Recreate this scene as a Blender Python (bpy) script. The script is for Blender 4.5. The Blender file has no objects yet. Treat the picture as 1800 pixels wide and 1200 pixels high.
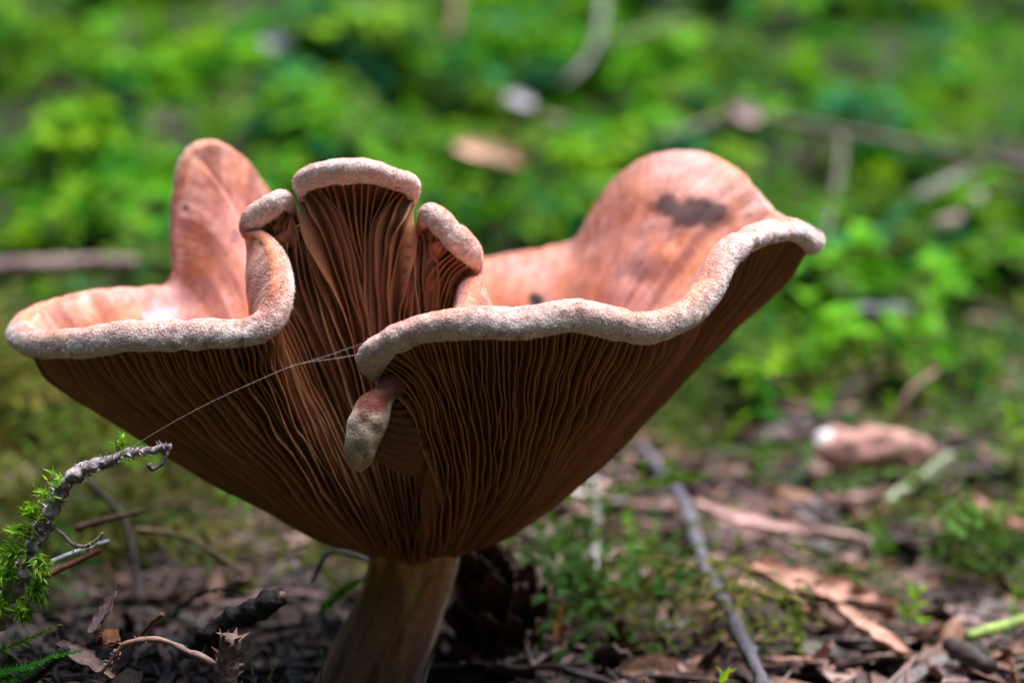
import bpy, math, random
import numpy as np
from mathutils import Vector, Matrix
RNG = np.random.default_rng(11)
random.seed(11)
S = 0.01                                   # all shapes are laid out in centimetres
scene = bpy.context.scene
COL = scene.collection

# ------------------------------------------------------------------ camera
PITCH = math.radians(10.0)
CAM = np.array([0.0, -48.0, 15.25]); DIST = 45.0; PXCM = 102.0
cd = bpy.data.cameras.new('camera'); cam = bpy.data.objects.new('camera', cd); COL.objects.link(cam)
cam.location = Vector(CAM * S); cam.rotation_euler = (math.pi / 2 - PITCH, 0, 0)
cd.sensor_width = 36; cd.lens = 36 * DIST / (1800 / PXCM)
cd.clip_start = 0.01; cd.clip_end = 500
cd.dof.use_dof = True; cd.dof.focus_distance = 45.0 * S; cd.dof.aperture_fstop = 9.5; cd.dof.aperture_blades = 7
scene.camera = cam
# ------------------------------------------------------------------ light
w = bpy.data.worlds.new('World'); scene.world = w; w.use_nodes = True
nt = w.node_tree; nt.nodes.clear()
sky = nt.nodes.new('ShaderNodeTexSky'); sky.sky_type = 'NISHITA'; sky.sun_disc = False
SUN_EL, SUN_AZ = math.radians(72), math.radians(60)     # azimuth from +Y towards +X
sky.sun_elevation = SUN_EL; sky.sun_rotation = SUN_AZ
sky.air_density = 1.0; sky.dust_density = 2.0; sky.ozone_density = 1.0
bg = nt.nodes.new('ShaderNodeBackground'); bg.inputs[1].default_value = 0.15
out = nt.nodes.new('ShaderNodeOutputWorld')
nt.links.new(sky.outputs[0], bg.inputs[0]); nt.links.new(bg.outputs[0], out.inputs[0])
sl = bpy.data.lights.new('sun', 'SUN'); sl.energy = 3.1; sl.angle = math.radians(40); sl.color = (1, .98, .965)
so = bpy.data.objects.new('sun', sl); COL.objects.link(so)
sd = Vector((math.sin(SUN_AZ) * math.cos(SUN_EL), math.cos(SUN_AZ) * math.cos(SUN_EL), math.sin(SUN_EL)))
so.rotation_euler = sd.to_track_quat('Z', 'Y').to_euler(); so.location = (.3, .6, 1.2)
vs = scene.view_settings; vs.view_transform = 'Standard'; vs.look = 'None'; vs.exposure = 1.7; vs.gamma = 1
cy = scene.cycles
cy.use_denoising = True; cy.max_bounces = 8; cy.diffuse_bounces = 4; cy.transmission_bounces = 4
cy.use_adaptive_sampling = False; cy.caustics_reflective = False; cy.caustics_refractive = False

# ------------------------------------------------------------------ small maths
def hsh(i, seed):
    n = (i[..., 0] * 374761393 + i[..., 1] * 668265263 + i[..., 2] * 2147483647 + seed * 1274126177) & 0xFFFFFFFF
    n = ((n ^ (n >> 13)) * 1274126177) & 0xFFFFFFFF
    n = ((n ^ (n >> 16)) * 2246822519) & 0xFFFFFFFF
    return ((n ^ (n >> 15)) & 0xFFFF) / 65535.0
def vn(P, seed=0):                          # smooth value noise, 0..1
    P = np.asarray(P, float); i = np.floor(P).astype(np.int64); f = P - i; f = f * f * (3 - 2 * f); r = 0
    for a in (0, 1):
        for b in (0, 1):
            for c in (0, 1):
                wt = (f[..., 0] if a else 1 - f[..., 0]) * (f[..., 1] if b else 1 - f[..., 1]) * (f[..., 2] if c else 1 - f[..., 2])
                r = r + wt * hsh(i + np.array([a, b, c]), seed)
    return r
def fbm(P, seed=0, o=3):
    P = np.asarray(P, float); r = 0; a = 1; t = 0
    for k in range(o): r = r + a * vn(P * 2 ** k, seed + k * 17); t += a; a *= .5
    return r / t
def v3(x, y, z): return np.stack(np.broadcast_arrays(x, y, z), -1).astype(float)
def norm(a): return a / np.maximum(np.linalg.norm(a, axis=-1, keepdims=True), 1e-9)
def sstep(a, b, x): t = np.clip((x - a) / (b - a), 0, 1); return t * t * (3 - 2 * t)
def at(px, py, y):                          # a pixel of the photograph on the plane at depth y (cm)
    u = (px - 900) / PXCM; v = (600 - py) / PXCM
    d = np.array([u, DIST * math.cos(PITCH) + v * math.sin(PITCH), -DIST * math.sin(PITCH) + v * math.cos(PITCH)])
    return CAM + d * (y - CAM[1]) / d[1]
def ground(x, y):
    x = np.asarray(x, float); y = np.asarray(y, float)
    t = np.clip(y - 4, 0, None)
    s1 = np.where(t < 16, t * t * .0058, 16 * 16 * .0058 + (t - 16) * .1856)
    far = np.clip(y - 90, 0, None)
    z = s1 - far * .135
    z = np.where(y < -8, z - (-8 - y) * .03, z)
    near = np.exp(-((x / 60) ** 2 + ((y - 30) / 90) ** 2))
    P = v3(x / 5.5, y / 5.5, 0.3); P2 = v3(x / 2.1, y / 2.1, 7.7)
    amp = .5 + 1.7 * sstep(8, 30, y)
    z = z + (fbm(P, 3) - .5) * 2.2 * amp * (.35 + .65 * near) + (vn(P2, 5) - .5) * .5
    z = z + 1.0 * np.exp(-(((x + 7.5) / 3.2) ** 2 + ((y + 2.8) / 3.5) ** 2))        # low mound of litter
    z = z - .5 * np.exp(-(((x + 1.7) / 3) ** 2 + ((y + 1.5) / 3) ** 2))
    return z - .15

# ------------------------------------------------------------------ materials
MATS = {}
def mat(name, rough=.7, grain=(800, .35), bump=(1500, .3, .0004), transl=0.0, sheen=0.0, spec=.3, grain2=None):
    if name in MATS: return MATS[name]
    m = bpy.data.materials.new(name); m.use_nodes = True; t = m.node_tree; L = t.links; t.nodes.clear()
    N = lambda k: t.nodes.new('ShaderNode' + k)
    o = N('OutputMaterial'); b = N('BsdfPrincipled'); a = N('Attribute'); a.attribute_name = 'col'; tc = N('TexCoord')
    b.inputs['Roughness'].default_value = rough; b.inputs['Specular IOR Level'].default_value = spec
    if sheen: b.inputs['Sheen Weight'].default_value = sheen; b.inputs['Sheen Roughness'].default_value = .5
    c = a.outputs['Color']
    for g in (grain, grain2):
        if not g: continue
        n = N('TexNoise'); n.inputs['Scale'].default_value = g[0]; n.inputs['Detail'].default_value = 5; n.inputs['Roughness'].default_value = .65
        L.new(tc.outputs['Object'], n.inputs['Vector'])
        r = N('MapRange'); r.inputs[1].default_value = .3; r.inputs[2].default_value = .7
        r.inputs[3].default_value = 1 - g[1]; r.inputs[4].default_value = 1 + g[1]; L.new(n.outputs['Fac'], r.inputs[0])
        x = N('VectorMath'); x.operation = 'SCALE'; L.new(c, x.inputs[0]); L.new(r.outputs[0], x.inputs['Scale']); c = x.outputs[0]
    L.new(c, b.inputs['Base Color'])
    if bump:
        n = N('TexNoise'); n.inputs['Scale'].default_value = bump[0]; n.inputs['Detail'].default_value = 4
        L.new(tc.outputs['Object'], n.inputs['Vector'])
        u = N('Bump'); u.inputs['Strength'].default_value = bump[1]; u.inputs['Distance'].default_value = bump[2]
        L.new(n.outputs['Fac'], u.inputs['Height']); L.new(u.outputs[0], b.inputs['Normal'])
    sh = b.outputs[0]
    if transl:
        tr = N('BsdfTranslucent'); mx = N('MixShader'); mx.inputs[0].default_value = transl
        L.new(c, tr.inputs[0]); L.new(sh, mx.inputs[1]); L.new(tr.outputs[0], mx.inputs[2]); sh = mx.outputs[0]
    L.new(sh, o.inputs[0]); MATS[name] = m
    return m
M_CAP = lambda: mat('mushroom_flesh', .6, (650, .2), (2400, .6, .0004), .06, .12, .2, (1700, .32))
M_GILL = lambda: mat('gill_flesh', .65, (300, .15), (1500, .25, .0003), .14, 0, .2)
M_STEM = lambda: mat('stem_flesh', .65, (900, .25), (1100, .4, .0004), .03, .1, .25)
M_MOSS = lambda: mat('moss_leaf', .6, (300, .2), None, .35, 0, .08)
M_BARK = lambda: mat('bark', .75, (700, .45), (900, .8, .0006), 0, 0, .3)
M_WOOD = lambda: mat('dry_wood', .65, (500, .35), (700, .5, .0005), .04, 0, .35)
M_SOIL = lambda: mat('soil', .85, (260, .5), (320, .9, .002), 0, 0, .2, (60, .4))
M_SILK = lambda: mat('silk', .3, None, None, .3, 0, .6)

# ------------------------------------------------------------------ mesh helpers
def mk(name, V, F, m, parent=None, base=(0, 0, 0), col=(.5, .5, .5), smooth=True, label=None, cat=None, group=None, kind=None):
    """one mesh object; V in cm (world), F one array or a list of arrays of quads / triangles"""
    V = np.asarray(V, float); base = np.asarray(base, float)
    Fs = F if isinstance(F, list) else [F]
    me = bpy.data.meshes.new(name)
    me.vertices.add(len(V)); me.vertices.foreach_set('co', ((V - base) * S).astype(np.float32).ravel())
    tot = np.concatenate([np.full(len(f), f.shape[1]) for f in Fs]); lp = np.concatenate([np.asarray(f).ravel() for f in Fs])
    st = np.concatenate([[0], np.cumsum(tot)[:-1]])
    me.loops.add(len(lp)); me.loops.foreach_set('vertex_index', lp.astype(np.int32))
    me.polygons.add(len(tot)); me.polygons.foreach_set('loop_start', st.astype(np.int32)); me.polygons.foreach_set('loop_total', tot.astype(np.int32))
    me.polygons.foreach_set('use_smooth', np.full(len(tot), smooth))
    me.update(calc_edges=True); me.validate()
    ca = me.color_attributes.new('col', 'FLOAT_COLOR', 'POINT')
    c = np.ones((len(V), 4), np.float32); c[:, :3] = np.asarray(col); ca.data.foreach_set('color', c.ravel())
    me.materials.append(m)
    o = bpy.data.objects.new(name, me); COL.objects.link(o)
    if parent is not None: o.parent = parent
    else: o.location = Vector(base * S)
    tag(o, label, cat, group, kind)
    return o
def tag(o, label=None, cat=None, group=None, kind=None):
    for k, v in (('label', label), ('category', cat), ('group', group), ('kind', kind)):
        if v: o[k] = v
    return o
def empty(name, base, label, cat, group=None):
    o = bpy.data.objects.new(name, None); o.empty_display_size = .01; COL.objects.link(o)
    o.location = Vector(np.asarray(base, float) * S); return tag(o, label, cat, group)
def grid_faces(n, m, wrap_n=False):
    a = np.arange(n if wrap_n else n - 1)[:, None]; b = np.arange(m - 1)[None]
    i = a * m + b; j = ((a + 1) % n) * m + b
    return np.stack([i, j, j + 1, i + 1], -1).reshape(-1, 4)
def catmull(P, n, closed=False):
    """P (k,d) -> n samples, roughly even in arc length of the first three columns"""
    P = np.asarray(P, float); k = len(P)
    t = np.linspace(0, k if closed else k - 1, 40 * k, endpoint=not closed)
    i = np.floor(t).astype(int); f = (t - i)[:, None]
    if not closed: i = np.clip(i, 0, k - 2); f = (t - i)[:, None]
    g = (lambda j: P[j % k]) if closed else (lambda j: P[np.clip(j, 0, k - 1)])
    p0, p1, p2, p3 = g(i - 1), g(i), g(i + 1), g(i + 2)
    Q = .5 * (2 * p1 + (p2 - p0) * f + (2 * p0 - 5 * p1 + 4 * p2 - p3) * f ** 2 + (3 * p1 - p0 - 3 * p2 + p3) * f ** 3)
    R = np.vstack([Q, Q[:1]]) if closed else Q
    d = np.concatenate([[0], np.cumsum(np.linalg.norm(np.diff(R[:, :3], axis=0), axis=1))])
    u = np.linspace(0, d[-1], n, endpoint=not closed)
    return np.stack([np.interp(u, d, R[:, c]) for c in range(R.shape[1])], -1), d[-1]
def frames(P):
    T = norm(np.gradient(P, axis=0)); up = np.array([0, 0, 1.]) if abs(T[0][2]) < .9 else np.array([1., 0, 0])
    A = np.zeros_like(P); a = norm(np.cross(T[0], up))
    for i in range(len(P)):
        a = a - T[i] * a.dot(T[i]); a = a / max(np.linalg.norm(a), 1e-9); A[i] = a
    return T, A, np.cross(T, A)
def tube(P, R, n=8, seed=0, rough=0.0, rf=3.0, ends=True):
    P = np.asarray(P, float); R = np.broadcast_to(np.asarray(R, float), (len(P),)).copy()
    T, A, B = frames(P)
    th = np.linspace(0, 2 * math.pi, n, endpoint=False)
    D = A[:, None] * np.cos(th)[None, :, None] + B[:, None] * np.sin(th)[None, :, None]
    V = P[:, None] + D * R[:, None, None]
    if rough: V = V + D * ((fbm(V * rf, seed, 2) - .5) * 2 * rough)[..., None] * R[:, None, None]
    m = len(P)
    i = np.arange(m - 1)[:, None]; j = np.arange(n)[None]; k = (j + 1) % n
    F = np.stack([i * n + j, i * n + k, (i + 1) * n + k, (i + 1) * n + j], -1).reshape(-1, 4)
    V = V.reshape(-1, 3); Fs = [F]
    if ends:
        V = np.vstack([V, P[0] - T[0] * R[0] * .3, P[-1] + T[-1] * R[-1] * .3])
        j = np.arange(n); k = (j + 1) % n
        Fs.append(np.concatenate([np.stack([k, j, np.full(n, m * n)], -1), np.stack([(m - 1) * n + j, (m - 1) * n + k, np.full(n, m * n + 1)], -1)]))
    return V, Fs
def tris(Fs):
    r = []
    for f in (Fs if isinstance(Fs, list) else [Fs]):
        r.append(f if f.shape[1] == 3 else np.concatenate([f[:, [0, 1, 2]], f[:, [0, 2, 3]]]))
    return np.concatenate(r)
def join(parts):
    Vs, Fs, n = [], [], 0
    for V, F in parts: Vs.append(V); Fs.append(tris(F) + n); n += len(V)
    return np.vstack(Vs), np.vstack(Fs)
def path(pts, n=24): return catmull([at(*p) for p in pts], n)[0]
def var(col, V, seed, f=6.0, a=.3): return np.asarray(col)[None] * (1 - a + 2 * a * fbm(V * f, seed, 2))[:, None]
def leaf(p, d, nrm, L, W, bend=.3):
    """a small pointed leaf, folded along its midrib: 5 points, 4 triangles"""
    d = norm(d); s = norm(np.cross(d, nrm)); n = np.cross(s, d)
    return np.array([p, p + d * L * .4 + s * W + n * W * .35, p + d * L * .45, p + d * L * .4 - s * W + n * W * .35, p + d * L - n * L * bend]), np.array([[0, 1, 2], [0, 2, 3], [1, 4, 2], [2, 4, 3]])
def shoot(P, n, L, W, rng, ang=(35, 75), taper=.5, stem=.02, fade=None):
    """a moss shoot: leaves spiralling round a thin stem"""
    T, A, B = frames(P); parts = []; m = len(P)
    if stem: parts.append(tube(P, np.linspace(stem, stem * .5, m), 3, ends=False))
    for k in range(n):
        u = (k + .5) / n; i = min(int(u * (m - 1)), m - 2); f = u * (m - 1) - i
        p = P[i] * (1 - f) + P[i + 1] * f; a = k * 2.4 + rng.uniform(-.4, .4); g = math.radians(rng.uniform(*ang)) * (1 - .45 * u)
        r = A[i] * math.cos(a) + B[i] * math.sin(a); d = T[i] * math.cos(g) + r * math.sin(g)
        q = (1 - taper * u) * rng.uniform(.75, 1.2)
        parts.append(leaf(p, d, T[i] - .3 * r, L * q, W * q, rng.uniform(-.1, .35)))
    return join(parts)
def scatter(tmpl, pos, rotz, tilt, tdir, scl):
    V, F = tmpl; n = len(pos)
    cz, sz = np.cos(rotz), np.sin(rotz)
    Rz = np.zeros((n, 3, 3)); Rz[:, 0, 0] = cz; Rz[:, 0, 1] = -sz; Rz[:, 1, 0] = sz; Rz[:, 1, 1] = cz; Rz[:, 2, 2] = 1
    ax = v3(-np.sin(tdir), np.cos(tdir), 0); K = np.zeros((n, 3, 3))
    K[:, 0, 1] = -ax[:, 2]; K[:, 0, 2] = ax[:, 1]; K[:, 1, 0] = ax[:, 2]; K[:, 1, 2] = -ax[:, 0]; K[:, 2, 0] = -ax[:, 1]; K[:, 2, 1] = ax[:, 0]
    Rt = np.eye(3)[None] + np.sin(tilt)[:, None, None] * K + (1 - np.cos(tilt))[:, None, None] * (K @ K)
    W = np.einsum('nij,vj->nvi', Rt @ Rz, V) * scl[:, None, None] + pos[:, None]
    return W.reshape(-1, 3), (F[None] + (np.arange(n) * len(V))[:, None, None]).reshape(-1, 3)

# ------------------------------------------------------------------ the mushroom
# rim of the cap, anticlockwise from above: pixel x, pixel y, depth, roll radius, direction in which the wall arrives (3), angle on the stem, two handle lengths
STEM = at(728, 968, 0.0); RST = .86
RIM = [
 (32, 582, -.6, .22, -.55, -.2, .75, 183, .42, .20), (60, 603, -1.6, .23, -.5, -.5, .7, 198, .42, .2),
 (140, 602, -2.4, .23, -.3, -.65, .7, 211, .42, .2), (230, 590, -2.9, .235, -.1, -.7, .7, 222, .42, .22),
 (340, 588, -3.2, .24, 0, -.7, .7, 233, .4, .22), (420, 587, -3.3, .23, .2, -.7, .65, 243, .38, .22),
 (470, 566, -3.25, .24, .45, -.6, .65, 249, .34, .22), (492, 515, -3.0, .22, .65, -.25, .7, 253, .3, .22),
 (489, 465, -2.5, .20, .6, .05, .8, 256, .26, .22), (468, 428, -2.0, .17, .35, .1, .95, 258, .24, .22),
 (441, 410, -1.75, .17, -.1, -.3, .95, 260, .24, .2), (446, 383, -1.8, .2, -.2, -.5, .85, 261, .22, .2),
 (478, 360, -1.85, .2, 0, -.5, .87, 262, .2, .2), (502, 352, -1.75, .15, .1, -.35, .9, 263.5, .2, .2),
 (521, 384, -1.5, .05, .05, -.25, 1, 264.5, .2, .2), (534, 408, -1.4, .035, 0, -.2, 1, 265.3, .2, .2),
 (541, 370, -1.45, .05, -.1, -.2, .95, 266, .2, .2), (531, 324, -1.75, .16, -.15, -.45, .85, 267, .2, .22),
 (570, 306, -1.95, .185, -.15, -.55, .8, 268.5, .2, .22), (630, 301, -2.05, .19, 0, -.55, .8, 270, .2, .22),
 (685, 311, -1.95, .185, .1, -.55, .8, 271.5, .2, .22), (724, 329, -1.75, .16, .15, -.45, .85, 273, .2, .22),
 (718, 380, -1.45, .05, .1, -.2, .95, 274, .2, .2), (726, 425, -1.4, .035, 0, -.2, 1, 275, .2, .2),
 (738, 402, -1.55, .06, -.1, -.25, .95, 275.8, .2, .2), (757, 378, -1.85, .19, -.05, -.45, .85, 276.6, .2, .22),
 (795, 412, -2.1, .22, .2, -.5, .8, 278, .2, .22), (830, 450, -2.0, .2, .5, -.4, .7, 279.5, .2, .22),
 (838, 478, -1.8, .10, .4, -.1, .8, 280.5, .22, .2), (826, 512, -2.1, .24, -.4, .05, .85, 281.5, .24, .2),
 (812, 562, -2.7, .24, -.5, 0, .8, 282.5, .26, .2), (750, 612, -3.1, .2, -.5, -.1, .7, 283.5, .28, .2),
 (690, 652, -3.5, .18, -.5, -.25, .7, 284.5, .3, .2), (652, 640, -4.1, .23, -.45, -.6, .65, 286.5, .34, .22),
 (684, 604, -4.4, .25, -.2, -.7, .65, 290, .38, .24), (750, 576, -4.5, .255, -.05, -.7, .68, 296, .4, .25),
 (830, 568, -4.55, .26, 0, -.7, .7, 302, .42, .25), (920, 565, -4.55, .26, .05, -.7, .7, 309, .42, .25),
 (1000, 554, -4.45, .26, .05, -.7, .7, 315, .42, .25), (1075, 566, -4.25, .25, .1, -.68, .7, 321, .42, .25),
 (1140, 577, -4.0, .245, .2, -.65, .7, 326, .42, .25), (1203, 553, -3.6, .24, .3, -.6, .7, 331, .42, .25),
 (1245, 505, -3.1, .235, .4, -.5, .75, 335, .42, .25), (1278, 450, -2.6, .22, .45, -.45, .75, 339, .42, .25),
 (1330, 414, -2.0, .21, .5, -.4, .7, 343, .42, .25), (1390, 402, -1.2, .2, .6, -.3, .7, 348, .42, .25),
 (1428, 426, -.3, .19, .75, -.15, .6, 353, .42, .22), (1424, 416, .9, .17, .75, .1, .6, 0, .42, .22),
 (1370, 392, 2.1, .15, .6, .4, .6, 9, .42, .25), (1338, 366, 2.9, .15, .35, .6, .6, 17, .42, .27),
 (1295, 316, 3.5, .16, .2, .7, .6, 25, .42, .28), (1248, 284, 3.9, .16, .1, .75, .6, 32, .42, .3),
 (1195, 276, 4.1, .16, 0, .75, .6, 38, .42, .3), (1135, 290, 4.3, .16, 0, .75, .6, 45, .42, .3),
 (1085, 330, 4.5, .16, -.05, .7, .6, 52, .42, .28), (1048, 382, 4.7, .15, -.05, .7, .6, 58, .42, .26),
 (1015, 432, 4.9, .15, 0, .7, .65, 64, .42, .25), (960, 447, 5.1, .15, 0, .75, .6, 72, .42, .25),
 (880, 463, 5.3, .15, 0, .75, .6, 84, .42, .25), (780, 472, 5.3, .15, 0, .75, .6, 98, .42, .25),
 (680, 470, 5.1, .15, 0, .75, .6, 110, .42, .25), (570, 445, 4.7, .15, -.1, .7, .6, 122, .42, .25),
 (512, 402, 4.3, .15, 0, .6, .75, 129, .4, .22), (466, 348, 3.9, .15, .05, .45, .85, 135, .38, .2),
 (424, 290, 3.5, .15, .03, .35, .9, 141, .36, .18), (374, 258, 3.1, .16, -.08, .25, .95, 147, .36, .18),
 (334, 276, 2.8, .17, -.15, .2, .95, 152, .36, .18), (317, 340, 2.55, .17, -.2, .15, .9, 156, .36, .18),
 (311, 420, 2.35, .15, -.3, .15, .9, 160, .38, .2), (312, 482, 2.2, .13, -.4, .3, .75, 163, .4, .2),
 (292, 511, 2.1, .13, -.3, .5, .7, 166, .42, .2), (235, 516, 1.8, .15, -.35, .5, .7, 170, .42, .2),
 (160, 524, 1.3, .17, -.45, .4, .7, 174, .42, .2), (85, 546, .6, .19, -.55, .2, .7, 178, .42, .2), (45, 563, 0, .2, -.55, 0, .75, 181, .42, .2)]
ctrl = [list(at(r[0], r[1], r[2])) + list(r[3:7]) + [r[7] - (360 if r[7] > 182 else 0)] + list(r[8:]) for r in RIM]
ctrl = np.array(ctrl)
# the stem angle runs on through the closed curve: keep it as a monotone value plus the turn at the seam
seam = np.array([r[7] for r in RIM], float); seam = np.where(seam < 182.5, seam + 360, seam); ctrl[:, 7] = seam
ctrl = np.vstack([ctrl, ctrl[:1]]); ctrl[-1, 7] += 360
NS = 1300
RC, RLEN = catmull(ctrl, NS + 1); RC = RC[:-1]
C = RC[:, :3]; RR = np.maximum(RC[:, 3], .03); UH = norm(RC[:, 4:7]); PHI = np.radians(RC[:, 7]); H1 = RC[:, 8]; H2 = RC[:, 9]
jit = (fbm(C * 1.6, 71, 3) - .5) * .10
C = C + v3(0, 0, 1) * jit[:, None] * (RR / .22)[:, None]
RR = RR * (.80 + .42 * fbm(C * .7, 72, 2))
for nk in np.random.default_rng(4).integers(0, NS, 14):       # nicks in the lip
    dn = np.abs((np.arange(NS) - nk + NS // 2) % NS - NS // 2); RR = RR * (1 - .14 * np.exp(-(dn / 2.6) ** 2))
def csmooth(a, k):
    w = np.hanning(2 * k + 3)[1:-1]; w /= w.sum(); r = np.zeros_like(a)
    for j, q in zip(range(-k, k + 1), w): r += q * np.roll(a, j, axis=0)
    return r
TN = norm(csmooth(np.roll(C, -1, 0) - np.roll(C, 1, 0), 5))
U = norm(UH - TN * (UH * TN).sum(1, keepdims=True)); U = norm(csmooth(U, 6)); U = norm(U - TN * (U * TN).sum(1, keepdims=True))
N = np.cross(TN, U)
A0 = STEM + v3(np.cos(PHI) * RST, np.sin(PHI) * RST, .12 * np.sin(PHI * 5) * .5)
E = C - U * RR[:, None] * .75 + N * RR[:, None] * .05
LEN = np.linalg.norm(E - A0, axis=1)
B1 = A0 + v3(np.cos(PHI) * .86, np.sin(PHI) * .86, .5) * (LEN * H1)[:, None]
B2 = E - U * (LEN * H2)[:, None]
NT = 72
tt = np.linspace(0, 1, NT)[None, :, None]
def bez(a, b, c, d, t): return a * (1 - t) ** 3 + 3 * b * t * (1 - t) ** 2 + 3 * c * t * t * (1 - t) + d * t ** 3
OUT = bez(A0[:, None], B1[:, None], B2[:, None], E[:, None], tt)
# folds of the rim die out towards the stem
LV = [OUT, csmooth(OUT, 14), csmooth(OUT, 40), csmooth(csmooth(OUT, 60), 60)]
wl = np.interp(tt[0, :, 0], [0, .35, .62, .82, .97, 1], [2.6, 3, 2.2, 1.5, .4, 0])
OUT = sum(L_ * np.clip(1 - np.abs(wl - k_), 0, 1)[None, :, None] for k_, L_ in enumerate(LV))
kk_ = sstep(.22, 0, tt); OUT = OUT * (1 - kk_) + LV[0] * kk_
def gnormal(G):
    ds = np.roll(G, -3, 0) - np.roll(G, 3, 0); dt = np.gradient(G, axis=1)
    return norm(np.cross(ds, dt))
ON = gnormal(OUT)
ON = norm(csmooth(ON, 4))
wav = (fbm(OUT * 1.1, 41, 3) - .5)[..., None] * .16 * np.sin(np.pi * tt)
OUT = OUT + ON * wav
# inner (upper) surface: runs parallel to the wall and closes in the bottom of the funnel
NI = 90
ti = np.linspace(1, 0, NI)
ii = ti * (NT - 1); i0 = np.clip(np.floor(ii).astype(int), 0, NT - 2); fr = (ii - i0)[None, :, None]
PO = OUT[:, i0] * (1 - fr) + OUT[:, i0 + 1] * fr; PN = norm(ON[:, i0] * (1 - fr) + ON[:, i0 + 1] * fr)
thick = RR[:, None] * 1.0 + (1 - ti)[None] * .25
INN = PO - PN * thick[..., None]
cen = STEM + np.array([0, 0, 1.5])
k = sstep(.42, .0, ti)[None, :, None]
INN = INN * (1 - k) + cen * k
# the lip: a fuzzy roll round the rim
NL = 26
al = np.radians(np.linspace(-105, 185, NL))[None, :, None]
LIP = C[:, None] + (N[:, None] * np.cos(al) + U[:, None] * np.sin(al)) * RR[:, None, None] * (1 + .12 * np.sin(2 * al + 5 * vn(C * .5, 73)[:, None, None]))
dirn = N[:, None] * np.cos(al) + U[:, None] * np.sin(al)
LIP = LIP + dirn * ((fbm(LIP * 6, 51, 2) - .5) * .03 + (vn(LIP * 26, 52) - .5) * .022)[..., None] * np.minimum(1, RR / .15)[:, None, None]
# blend the first inner rings to meet the lip
bl = np.exp(-np.arange(NI) / 5.0)[None, :, None]
INN = INN + (LIP[:, -1:] - INN[:, :1]) * bl
inn_n = gnormal(INN)
wr = (fbm(np.stack(np.broadcast_arrays(np.arange(NS)[:, None] * .11, ti[None] * 2.2, 0.5), -1), 61, 3) - .5)     # radial fibres
INN = INN + inn_n * (wr * .05 + (fbm(INN * 1.3, 62, 2) - .5) * .14)[..., None] * (1 - bl)
E2 = LIP[:, :1]

# colours of the skin (pigment only)
pale = np.array([.82, .69, .655]); salmon = np.array([.50, .165, .085]); rose = np.array([.54, .235, .19]); rust = np.array([.27, .062, .024])
def skin(P, edge):
    a = fbm(P * .9, 81, 3)[..., None]; b = fbm(P * 2.6, 82, 3)[..., None]; c = fbm(P * 7, 83, 2)[..., None]
    base = salmon + (rose - salmon) * sstep(.4, .62, a) + (rust - salmon) * sstep(.52, .75, b) * .75
    base = base * (.8 + .4 * c)
    e = np.clip(edge + ((b - .5) * .6 + (c - .5) * .6) * (.3 + .7 * edge), 0, 1)
    return base * (1 - e) + pale * (.9 + .2 * c) * e
def stain(P, col, q, rx, colour, amt, seed, fr=2.5):
    d = np.linalg.norm((P - q) / np.asarray(rx), axis=-1) + (fbm(P * fr, seed, 3) - .5) * 1.7
    k = (sstep(1, .45, d) * amt)[..., None]
    return col * (1 - k) + np.asarray(colour) * k
lip_edge = np.interp(np.degrees(al[0, :, 0]), [-105, 25, 70, 115, 185], [1, 1, .6, .15, 0])[None, :, None]
fleck = sstep(.66, .74, fbm(LIP * 9, 53, 2))[..., None] * sstep(.45, .6, fbm(LIP * 1.2, 54, 2))[..., None]
lip_col = skin(LIP, lip_edge * (sstep(.06, .15, RR) * (1 - .75 * np.exp(-(np.linalg.norm(C - at(826, 515, -2.2), axis=1) / .55) ** 2)))[:, None, None])
lip_col = lip_col * (1 - .6 * fleck) + np.array([.30, .12, .06]) * .6 * fleck
def on_skin(px, py):
    d = INN - CAM; dep = d[..., 1] * math.cos(PITCH) - d[..., 2] * math.sin(PITCH); v = d[..., 1] * math.sin(PITCH) + d[..., 2] * math.cos(PITCH)
    qx = 900 + d[..., 0] / dep * DIST * PXCM; qy = 600 - v / dep * DIST * PXCM
    e = (qx - px) ** 2 + (qy - py) ** 2 + np.where(INN[..., 1] < -1.0, 1e6, 0)
    c_ = e < 14 ** 2; e2 = np.where(c_, dep, 1e9) if c_.any() else e
    return INN.reshape(-1, 3)[np.argmin(e2)]
inn_edge = (np.exp(-np.arange(NI) / 4.5) * .25)[None, :, None]
inn_col = skin(INN, np.broadcast_to(inn_edge, INN.shape[:2] + (1,)))
wr2 = fbm(np.stack(np.broadcast_arrays(np.arange(NS)[:, None] * .42, ti[None] * 5, 3.5), -1), 66, 2)
fib = np.clip(sstep(.5, .72, wr + .5) + .35 * sstep(.5, .8, wr2), 0, 1)[..., None] * .68
inn_col = inn_col * (1 - fib) + np.array([.22, .06, .04]) * fib
inn_col = stain(INN, inn_col, on_skin(1222, 362), (1.0, .9, .42), (.045, .013, .011), .97, 91, 3)
inn_col = stain(INN, inn_col, on_skin(1120, 470), (.9, 1.5, .3), (.17, .05, .05), .6, 92, 3)
inn_col = stain(INN, inn_col, on_skin(932, 517), (.2, .4, .2), (.008, .003, .003), 1, 93, 4)
inn_col = stain(INN, inn_col, on_skin(290, 538), (.35, 1.2, .25), (.44, .38, .46), .8, 94, 4)
inn_col = stain(INN, inn_col, on_skin(335, 440), (.35, 1.5, .8), (.27, .075, .02), .6, 97, 2)
inn_col = stain(INN, inn_col, on_skin(400, 330), (.4, 1.5, .5), (.3, .09, .05), .55, 98, 2.5)
inn_col = stain(INN, inn_col, on_skin(370, 450), (.5, 2, .3), (.30, .09, .03), .5, 95, 2)
inn_col = stain(INN, inn_col, on_skin(342, 362), (.07, 1.5, .07), (.05, .02, .02), .9, 96, 5)

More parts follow.
